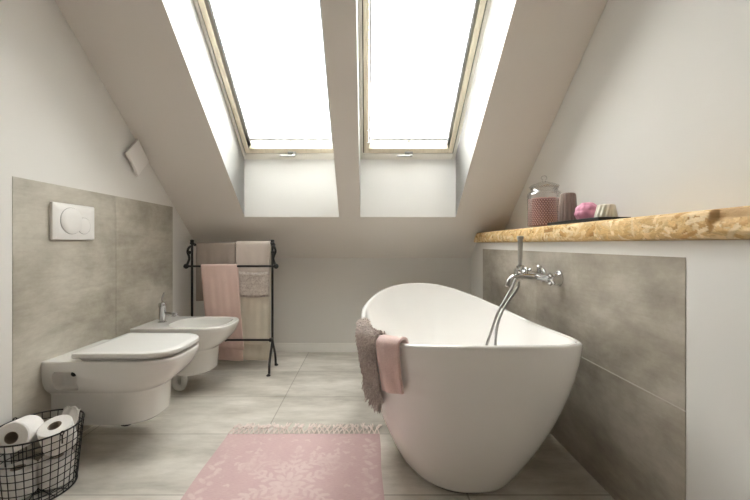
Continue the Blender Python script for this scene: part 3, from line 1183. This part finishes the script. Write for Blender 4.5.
add_lathe(bm, [(0.061, 0.010), (0.061, 0.0190), (0.0585, 0.0206), (0.030, 0.0212), (0.001, 0.0212)], 48, axis_m((0, -0.024, 0.004), (1, 0, 0)))
obj('large_button', bm, PLAST, fp)

# diamond wall lamp
wl = thing('wall_lamp', 'white diamond shaped curved plate lamp on the left wall below the sloping ceiling', 'lamp', (XL, 2.132, 1.449))
bm = new_bm()
add_box(bm, (0.0003, -0.035, -0.05), (0.0188, 0.035, 0.05), 0.004)
obj('lamp_mount', bm, PLAST, wl)
bm = new_bm()
def diamond(x, k, bow, low):
    cs = [(0, 1), (-1, 0), (0, -1), (1, 0)]
    bows = [bow * 0.2, low, bow * 0.5, bow * 0.2]
    pts = []
    for q in range(4):
        a_, b_ = cs[q], cs[(q + 1) % 4]
        for i in range(12):
            u = i / 12
            y, z = lerp(a_[0], b_[0], u), lerp(a_[1], b_[1], u)
            w_ = 1 - bows[q] * math.sin(PI * u)
            pts.append(Vector((x, y * 0.106 * k * w_, z * 0.111 * k * w_)))
    return pts
add_rings(bm, [diamond(0.019, 0.95, 0.02, 0.10), diamond(0.022, 0.985, 0.02, 0.12), diamond(0.031, 1.0, 0.03, 0.16), diamond(0.033, 0.99, 0.03, 0.17), diamond(0.034, 0.8, 0.03, 0.17), diamond(0.034, 0.3, 0.03, 0.1)])
obj('lamp_shade', bm, mat('lamp_plaster', (0.82, 0.79, 0.76), 0.6), wl)

# ------------------------------------------------------------------ towel rack
RY, RX0, RX1 = 2.61, -1.281, -0.690
FYB, FZB = 2.588, 0.768
TBY, BBY = 2.652, 2.556
rack = thing('towel_rack', 'black wrought iron towel rack standing in the back left corner', 'towel rack', ((RX0 + RX1) / 2, RY, 0))
ox = (RX0 + RX1) / 2
def L(x, y, z):
    return Vector((x - ox, y - RY, z))
for X_, s_ in ((RX0, -1), (RX1, 1)):
    bm = new_bm()
    add_tube(bm, [L(X_, RY, 0.20), L(X_, RY, 0.935)], 0.0085, 12)
    post = obj('post', bm, IRON, rack)
    bm = new_bm()
    add_lathe(bm, [(0.009, 0.925), (0.015, 0.930), (0.016, 0.938), (0.011, 0.945), (0.014, 0.952), (0.012, 0.960), (0.0005, 0.963)], 16, Matrix.Translation(L(X_, RY, 0)))
    obj('finial', bm, IRON, post)
    for dy in (-0.10, 0.105):
        bm = new_bm()
        pts = catmull([L(X_, RY, 0.225), L(X_, RY + dy * 0.18, 0.185), L(X_, RY + dy * 0.62, 0.12), L(X_, RY + dy * 0.85, 0.06), L(X_, RY + dy * 0.9, 0.012), L(X_, RY + dy * 1.1, 0.007)], 6)
        add_tube(bm, pts, 0.0085, 10)
        add_lathe(bm, [(0.004, 0.0), (0.015, 0.001), (0.015, 0.006), (0.006, 0.010), (0.0005, 0.0105)], 14, Matrix.Translation(L(X_, RY + dy * 1.08, 0)))
        obj('leg', bm, IRON, rack)
    # scrolled bracket carrying the lower front bar
    bm = new_bm()
    xo = X_ + s_ * 0.012
    pts = catmull([L(X_ + s_ * 0.006, RY - 0.004, 0.918), L(X_ + s_ * 0.020, RY - 0.010, 0.900), L(X_ + s_ * 0.026, RY - 0.014, 0.872), L(X_ + s_ * 0.016, RY - 0.016, 0.845), L(X_ + s_ * 0.012, RY - 0.018, 0.82), L(X_ + s_ * 0.020, RY - 0.020, 0.795), L(X_ + s_ * 0.026, FYB, FZB + 0.008)], 6)
    add_tube(bm, pts, [0.0085] * len(pts), 10)
    add_sphere(bm, L(X_ + s_ * 0.008, RY - 0.022, 0.868), 0.013)
    obj('bracket', bm, IRON, rack)
    bm = new_bm()
    add_tube(bm, [L(X_, RY, 0.925), L(X_, TBY - 0.004, 0.925)], 0.007, 10)
    add_sphere(bm, L(X_, TBY, 0.925), 0.011)
    obj('top_stub', bm, IRON, rack)
    bm = new_bm()
    add_tube(bm, [L(X_, RY, 0.239), L(X_, BBY, 0.239)], 0.007, 10)
    obj('bottom_stub', bm, IRON, rack)
    bm = new_bm()
    add_sphere(bm, L(X_ + s_ * 0.032, FYB, FZB), 0.019)
    obj('bar_knob', bm, IRON, rack)
for nm, y, z, ex in (('top_bar', TBY, 0.925, 0.0), ('front_bar', FYB, FZB, 0.030), ('bottom_bar', BBY, 0.239, 0.0)):
    bm = new_bm()
    add_tube(bm, [L(RX0 - ex, y, z), L(RX1 + ex, y, z)], 0.0075, 12)
    if nm == 'bottom_bar':
        for X_ in (RX0, RX1):
            add_sphere(bm, L(X_, y, z), 0.014)
        add_sphere(bm, L(RX0 + 0.27, y, z), 0.011)
    obj(nm, bm, IRON, rack)

def drape(name, label, xa, xb, yb, zb, front, back, material, thick=0.006, folds=3.0, amp=0.008, r=0.011, seed=0.0, shift=0.0, flare=0.0, group='towels on the iron rack', depth_back=0.0):
    nu = 40
    bm = new_bm()
    tot = front + back + PI * r
    qs = [back * k / 26 for k in range(26)] + [back + PI * r * k / 12 for k in range(12)] + [back + PI * r + front * k / 28 for k in range(29)]
    ns = len(qs) - 1
    grid = []
    for i in range(nu + 1):
        u = i / nu
        row = []
        for k in range(ns + 1):
            q = qs[k]                 # 0 = back hem, tot = front hem
            x = lerp(xa, xb, u)
            if q < back:
                h = back - q
                y, z, side = yb + r, zb - h, 1
                w = min(1, h / 0.12)
            elif q < back + PI * r:
                a = (q - back) / r
                y, z, side, w = yb + r * math.cos(a), zb + r * math.sin(a), 0, 0
                h = 0
            else:
                h = q - back - PI * r
                y, z, side = yb - r, zb - h, -1
                w = min(1, h / 0.12)
            wave = math.sin(u * folds * 2 * PI + seed) + 0.5 * math.sin(u * folds * 4.7 * PI + seed * 2)
            if side:
                y += side * amp * w * (0.9 + 0.6 * wave)
                x += shift * h * (1 if side < 0 else 0.6) + (u - 0.5) * flare * h
                z += 0.004 * math.sin(u * 5 + seed) * w
                if side > 0: y += depth_back * w
            row.append(bm.verts.new((x, y, z)))
        grid.append(row)
    for i in range(nu):
        for k in range(ns):
            bm.faces.new((grid[i][k], grid[i + 1][k], grid[i + 1][k + 1], grid[i][k + 1]))
    bmesh.ops.recalc_face_normals(bm, faces=bm.faces)
    f = max(bm.faces, key=lambda f: f.calc_center_median().z)
    if f.normal.z < 0:
        bmesh.ops.reverse_faces(bm, faces=bm.faces)
    o = obj(name, bm, material, None, recalc=False)
    m = o.modifiers.new('thick', 'SOLIDIFY'); m.thickness = thick; m.offset = 1
    tag(o, label, 'towel', group)
    return o

drape('towel', 'taupe towel on the top bar of the rack, behind the pink towel', -1.262, -0.972, TBY, 0.925, 0.42, 0.42, GREYT, 0.005, 2.5, 0.003, 0.0105, 0.4)
drape('towel', 'long cream towel hanging lowest on the right half of the rack, under the lace towel', -0.955, -0.712, TBY, 0.925, 0.735, 0.865, CREAMT, 0.003, 2.0, 0.003, 0.0085, 1.1, shift=-0.02)
lt = drape('towel', 'short beige towel with a lace band on the right half of the top bar', -0.965, -0.716, TBY, 0.925, 0.385, 0.36, BEIGET, 0.004, 1.5, 0.003, 0.0225, 2.0)
# lace band follows the front of the beige towel
bm = new_bm()
grid = []
for i in range(41):
    u = i / 40
    row = []
    for k in range(9):
        h = lerp(0.20, 0.387, k / 8)
        wave = math.sin(u * 1.5 * 2 * PI + 2.0) + 0.5 * math.sin(u * 1.5 * 4.7 * PI + 4.0)
        y = TBY - 0.0225 - 0.003 * (0.9 + 0.6 * wave) - 0.0055
        z = 0.925 - h + 0.004 * math.sin(u * 5 + 2.0)
        if k == 8:
            z += 0.006 * abs(math.sin(u * 36))
        row.append(bm.verts.new((lerp(-0.963, -0.718, u), y, z)))
    grid.append(row)
for i in range(40):
    for k in range(8):
        bm.faces.new((grid[i][k], grid[i + 1][k], grid[i + 1][k + 1], grid[i][k + 1]))
lb = obj('lace_band', bm, LACE, lt, recalc=False)
m = lb.modifiers.new('thick', 'SOLIDIFY'); m.thickness = 0.0015; m.offset = 0
lb['label'] = 'pale lace band'
drape('towel', 'pale pink towel folded over the front bar of the rack', -1.200, -0.940, FYB, FZB, 0.60, 0.69, PINKT, 0.005, 2.2, 0.0025, 0.0095, 0.2, shift=0.09, flare=0.0)

# ------------------------------------------------------------------ rug
RGX0, RGX1, RGY0, RGY1 = -0.673, 0.064, 0.35, 1.7285
rug = thing('rug', 'pink flat woven rug with faded floral pattern and knotted fringe on the floor', 'rug', ((RGX0 + RGX1) / 2, RGY1, 0))
def rug_pattern():
    """list of blobs (cx, cy, half-length, half-width, angle) on the half pattern x>=0; y from the far edge towards the camera"""
    B = []
    def leaf(x, y, l, w, a):
        B.append((x, y, l, w, a))
    def spray(x, y, a, n, step, l, w, curl):
        for k in range(n):
            leaf(x, y, step * 0.62, 0.0045, a)
            leaf(x + math.cos(a + 0.9) * l, y + math.sin(a + 0.9) * l, l, w, a + 0.9)
            leaf(x + math.cos(a - 0.9) * l, y + math.sin(a - 0.9) * l, l, w, a - 0.9)
            x += math.cos(a) * step; y += math.sin(a) * step
            a += curl
        leaf(x, y, l * 1.2, w * 1.5, a)
    for cy in (0.36, 1.02):
        for k in range(8):                       # rosette
            a = 2 * PI * k / 8
            leaf(0.045 * math.cos(a), cy + 0.045 * math.sin(a), 0.026, 0.013, a)
        leaf(0, cy, 0.015, 0.015, 0)
        for sgn in (1, -1):
            spray(0.03, cy + sgn * 0.07, sgn * 1.1, 5, 0.036, 0.020, 0.0085, -sgn * 0.22)
            spray(0.07, cy + sgn * 0.03, sgn * 0.35, 5, 0.034, 0.020, 0.0085, sgn * 0.24)
            spray(0.0, cy + sgn * 0.10, sgn * PI / 2, 4, 0.034, 0.018, 0.008, 0)
            spray(0.10, cy + sgn * 0.13, sgn * 0.2, 4, 0.030, 0.017, 0.0075, -sgn * 0.3)
    for k in range(16):                          # side borders
        y = 0.06 + k * 0.085
        leaf(0.315, y, 0.024, 0.010, 0.8); leaf(0.335, y + 0.03, 0.022, 0.009, -0.7); leaf(0.30, y + 0.045, 0.012, 0.012, 0)
    rr_ = random.Random(4)                       # small sprigs strewn between the medallions
    for k in range(150):
        x, y, a = rr_.uniform(0.02, 0.345), rr_.uniform(0.03, 1.36), rr_.uniform(0, 6.28)
        l = rr_.uniform(0.007, 0.014)
        leaf(x, y, l, l * 0.45, a); leaf(x + l * math.cos(a + 1), y + l * math.sin(a + 1), l * 0.8, l * 0.35, a + 1)
    return B
BL = rug_pattern()
cell = {}
for b in BL:
    x, y, l, w, a = b
    for i in range(int((x - l) // 0.05), int((x + l) // 0.05) + 1):
        for j in range(int((y - l) // 0.05), int((y + l) // 0.05) + 1):
            cell.setdefault((i, j), []).append(b)
def pat(x, y):
    x = abs(x)
    v = 0.0
    for (bx, by, l, w, a) in cell.get((int(x // 0.05), int(y // 0.05)), ()):
        dx, dy = x - bx, y - by
        c, s = math.cos(a), math.sin(a)
        u, t = (dx * c + dy * s) / l, (-dx * s + dy * c) / w
        d = u * u + t * t
        if d < 1.3:
            v = max(v, min(1.0, (1.3 - d) / 0.5))
    return v
nx, nyy = 150, 280
bm = new_bm()
lay = bm.verts.layers.float.new('motif')
wid = RGX1 - RGX0; ln = RGY1 - RGY0
grid = []
for j in range(nyy + 1):
    row = []
    for i in range(nx + 1):
        x = -wid / 2 + wid * i / nx; y = ln * j / nyy
        z = 0.006 + 0.0008 * math.sin(y * 23 + x * 3) + 0.0006 * noise.noise(Vector((x * 9, y * 9, 0)))
        ex = 0.002 * math.sin(y * 17) if i in (0, nx) else 0
        v = bm.verts.new((x + ex, -y, z))
        wear = 0.5 + 0.9 * noise.noise(Vector((x * 7, y * 7, 3.3))) + 0.5 * noise.noise(Vector((x * 60, y * 60, 1.3)))
        v[lay] = pat(x, y) * max(0.0, min(1.0, wear * 1.2 + 0.15))
        row.append(v)
    grid.append(row)
for j in range(nyy):
    for i in range(nx):
        bm.faces.new((grid[j][i], grid[j][i + 1], grid[j + 1][i + 1], grid[j + 1][i]))
# edges down to the floor
bd_e = [e for e in bm.edges if len(e.link_faces) == 1]
g = bmesh.ops.extrude_edge_only(bm, edges=bd_e)
for v in g['geom']:
    if isinstance(v, bmesh.types.BMVert):
        v.co.z = 0.0005
RUG = mat('pink_rug', (0.6, 0.36, 0.36), 0.95, spec=0.05, sheen=0.2)
t = NT(RUG)
at_ = t.n('ShaderNodeAttribute'); at_.attribute_name = 'motif'
v = t.coord()
wv = t.noise(t.coord(scale=(60, 420, 1)), 1.0, 2)
wv2 = t.noise(v, 7, 4, 0.6)
base = t.mix(0.6, t.ramp(wv2, [(0.3, (0.455, 0.315, 0.31)), (0.7, (0.55, 0.40, 0.39))]), t.ramp(wv, [(0.3, (0.45, 0.305, 0.30)), (0.7, (0.555, 0.405, 0.395))]))
fac = t.n('ShaderNodeMath', operation='MULTIPLY'); t.l(at_.outputs['Fac'], fac.inputs[0]); fac.inputs[1].default_value = 0.36
t.color(t.mix(fac.outputs[0], base, (0.70, 0.60, 0.565)))
t.bump(wv, 0.25, 0.002)
obj('rug_body', bm, RUG, rug, angle=50)
bm = new_bm()
rnd = random.Random(11)
ntas = 30
for k in range(ntas):
    x0 = -wid / 2 + wid * (k + 0.5) / ntas
    kx = x0 + rnd.uniform(-0.008, 0.008); ky = rnd.uniform(0.038, 0.054)
    for s_ in (-1, 1):
        add_tube(bm, catmull([(x0 + s_ * 0.011, -0.002, 0.006), (x0 + s_ * 0.009, 0.014, 0.008), (kx, ky, 0.0085)], 4), 0.0030, 5)
    add_sphere(bm, (kx, ky, 0.009), 0.0068, 8, 6)
    for q in range(4):
        dx = rnd.uniform(-0.024, 0.024); dy = rnd.uniform(0.036, 0.060)
        add_tube(bm, catmull([(kx, ky, 0.008), (kx + dx * 0.6 + rnd.uniform(-0.004, 0.004), ky + dy * 0.5, 0.006), (kx + dx * 1.1, ky + dy, 0.0035)], 4), [0.0030] * 8 + [0.0018], 5)
FRI = cloth('rug_fringe', (0.78, 0.67, 0.62), (0.66, 0.55, 0.51), weave=300)
obj('fringe', bm, FRI, rug)

# ------------------------------------------------------------------ wire basket with paper rolls
BX, BY, BH = -1.245, 1.345, 0.24
R0, R1 = 0.116, 0.138
bk = thing('wire_basket', 'round black wire basket of toilet paper on the floor in front of the toilet', 'basket', (BX, BY, 0))
bm = new_bm()
WR = 0.0016
def br(z):
    return lerp(R0, R1, z / BH)
nv = 34
for k in range(nv):
    a = 2 * PI * k / nv
    add_tube(bm, [(br(z) * math.cos(a), br(z) * math.sin(a), z) for z in (0.004, 0.08, 0.16, BH)], WR, 6)
for q in range(1, 9):
    z = BH * q / 9
    add_tube(bm, [(br(z) * math.cos(2 * PI * i / 48), br(z) * math.sin(2 * PI * i / 48), z) for i in range(48)], WR, 6, closed=True)
for r_ in (0.035, 0.07, 0.1):
    add_tube(bm, [(r_ * math.cos(2 * PI * i / 36), r_ * math.sin(2 * PI * i / 36), 0.004) for i in range(36)], WR, 6, closed=True)
for k in range(8):
    a = PI * k / 8
    add_tube(bm, [(R0 * math.cos(a), R0 * math.sin(a), 0.004), (-R0 * math.cos(a), -R0 * math.sin(a), 0.004)], WR, 6)
obj('wire_mesh', bm, IRON, bk)
bm = new_bm()
add_tube(bm, [(R1 * math.cos(2 * PI * i / 64), R1 * math.sin(2 * PI * i / 64), BH) for i in range(64)], 0.0032, 8, closed=True)
obj('rim', bm, IRON, bk)
bm = new_bm()
add_tube(bm, [(R0 * math.cos(2 * PI * i / 64), R0 * math.sin(2 * PI * i / 64), 0.0035) for i in range(64)], 0.0032, 8, closed=True)
obj('base_ring', bm, IRON, bk)
for a in (-0.35, PI - 0.35):
    bm = new_bm()
    c0 = Vector((R1 * math.cos(a), R1 * math.sin(a), BH))
    tg = Vector((-math.sin(a), math.cos(a), 0)); on = Vector((math.cos(a), math.sin(a), 0))
    pts = [c0 + on * 0.006 + tg * 0.006 * math.cos(x) + Vector((0, 0, 0.007 * math.sin(x))) for x in [2 * PI * i / 12 for i in range(12)]]
    add_tube(bm, pts, 0.0020, 6, closed=True)
    add_tube(bm, [c0 + on * 0.006 + Vector((0, 0, -0.006)), c0 + on * 0.006 + Vector((0, 0, -0.038))], 0.0026, 6)
    obj('handle_loop', bm, IRON, bk)

def roll_parts(parent):
    bm = new_bm()
    h = 0.098; R = 0.0535; r = 0.0215
    add_lathe(bm, [(r, -h / 2), (R - 0.003, -h / 2), (R, -h / 2 + 0.003), (R, h / 2 - 0.003), (R - 0.003, h / 2), (r, h / 2)], 40, None, False)
    obj('paper', bm, PAPER, parent)
    bm = new_bm()
    add_lathe(bm, [(r, -h / 2 + 0.0004), (r, h / 2 - 0.0004), (r - 0.0015, h / 2 - 0.0004), (r - 0.0015, -h / 2 + 0.0004), (r, -h / 2 + 0.0004)], 28, None, False)
    obj('cardboard_core', bm, CARD, parent)
rolls = [
    ('toilet paper roll lying on top of the basket, its hole facing the room', (-1.298, 1.332, 0.219), (0.25, -0.95, 0.18)),
    ('toilet paper roll standing at the top of the basket, its hole facing up', (-1.195, 1.376, 0.190), (0.05, -0.36, 0.93)),
    ('toilet paper roll standing on the basket bottom, at the wall side', (-1.284, 1.309, 0.0562), (0, 0, 1)),
    ('toilet paper roll standing on the basket bottom, under the upright roll', (-1.205, 1.382, 0.0562), (0, 0, 1)),
]
proto = None
for lab, loc, ax in rolls:
    q = Vector(ax).normalized().to_track_quat('Z', 'Y')
    if proto is None:
        proto = thing('toilet_paper_roll', lab, 'toilet paper', loc, q.to_euler(), 'toilet paper rolls in the basket')
        roll_parts(proto)
    else:
        c = proto.copy(); COL.objects.link(c)
        c.location = loc; c.rotation_euler = q.to_euler(); c['label'] = lab
        for ch in proto.children:
            d = ch.copy(); COL.objects.link(d); d.parent = c
# loose sheet of paper tucked in the basket
bm = new_bm()
n_ = 14
grid = []
for i in range(n_ + 1):
    row = []
    for k in range(n_ + 1):
        u, v = i / n_ - 0.5, k / n_ - 0.5
        fold = 0.016 * abs(math.sin(u * 7 + 0.6 * v)) + 0.010 * math.sin(v * 9 + u * 3)
        p = Vector((-1.205 + u * 0.070 + v * 0.012, 1.438 + fold * 0.5 + v * 0.012, 0.236 + v * 0.070 - abs(u) * 0.03 + fold * 0.6))
        row.append(bm.verts.new(p))
    grid.append(row)
for i in range(n_):
    for k in range(n_):
        bm.faces.new((grid[i][k], grid[i + 1][k], grid[i + 1][k + 1], grid[i][k + 1]))
ts = obj('tissue_sheet', bm, PAPER, None, recalc=False)
m = ts.modifiers.new('thick', 'SOLIDIFY'); m.thickness = 0.001
tag(ts, 'crumpled loose sheet of tissue sticking up at the far side of the basket', 'tissue')

# ------------------------------------------------------------------ light, camera
w = bpy.data.worlds.new('World'); sc.world = w
w.use_nodes = True
bg = w.node_tree.nodes['Background']
bg.inputs['Color'].default_value = (1.0, 0.995, 0.985, 1)
bg.inputs['Strength'].default_value = 32.0

cam = bpy.data.cameras.new('camera')
co = bpy.data.objects.new('camera', cam)
COL.objects.link(co)
co.location = (0, 0, 0.93)
co.rotation_euler = (PI / 2, 0, 0)
cam.sensor_width = 36
cam.lens = 355 / 750 * 36
cam.shift_x = (375 - 366.3) / 750
cam.shift_y = (244 - 250) / 750
cam.clip_start = 0.02
sc.camera = co

sc.view_settings.view_transform = 'Standard'
sc.view_settings.look = 'None'
sc.view_settings.gamma = 1
sc.view_settings.use_curve_mapping = False
sc.view_settings.exposure = 0.0
sc.cycles.use_denoising = True
sc.cycles.max_bounces = 14
sc.cycles.diffuse_bounces = 8
sc.cycles.transparent_max_bounces = 16
sc.cycles.caustics_reflective = False
sc.cycles.caustics_refractive = False
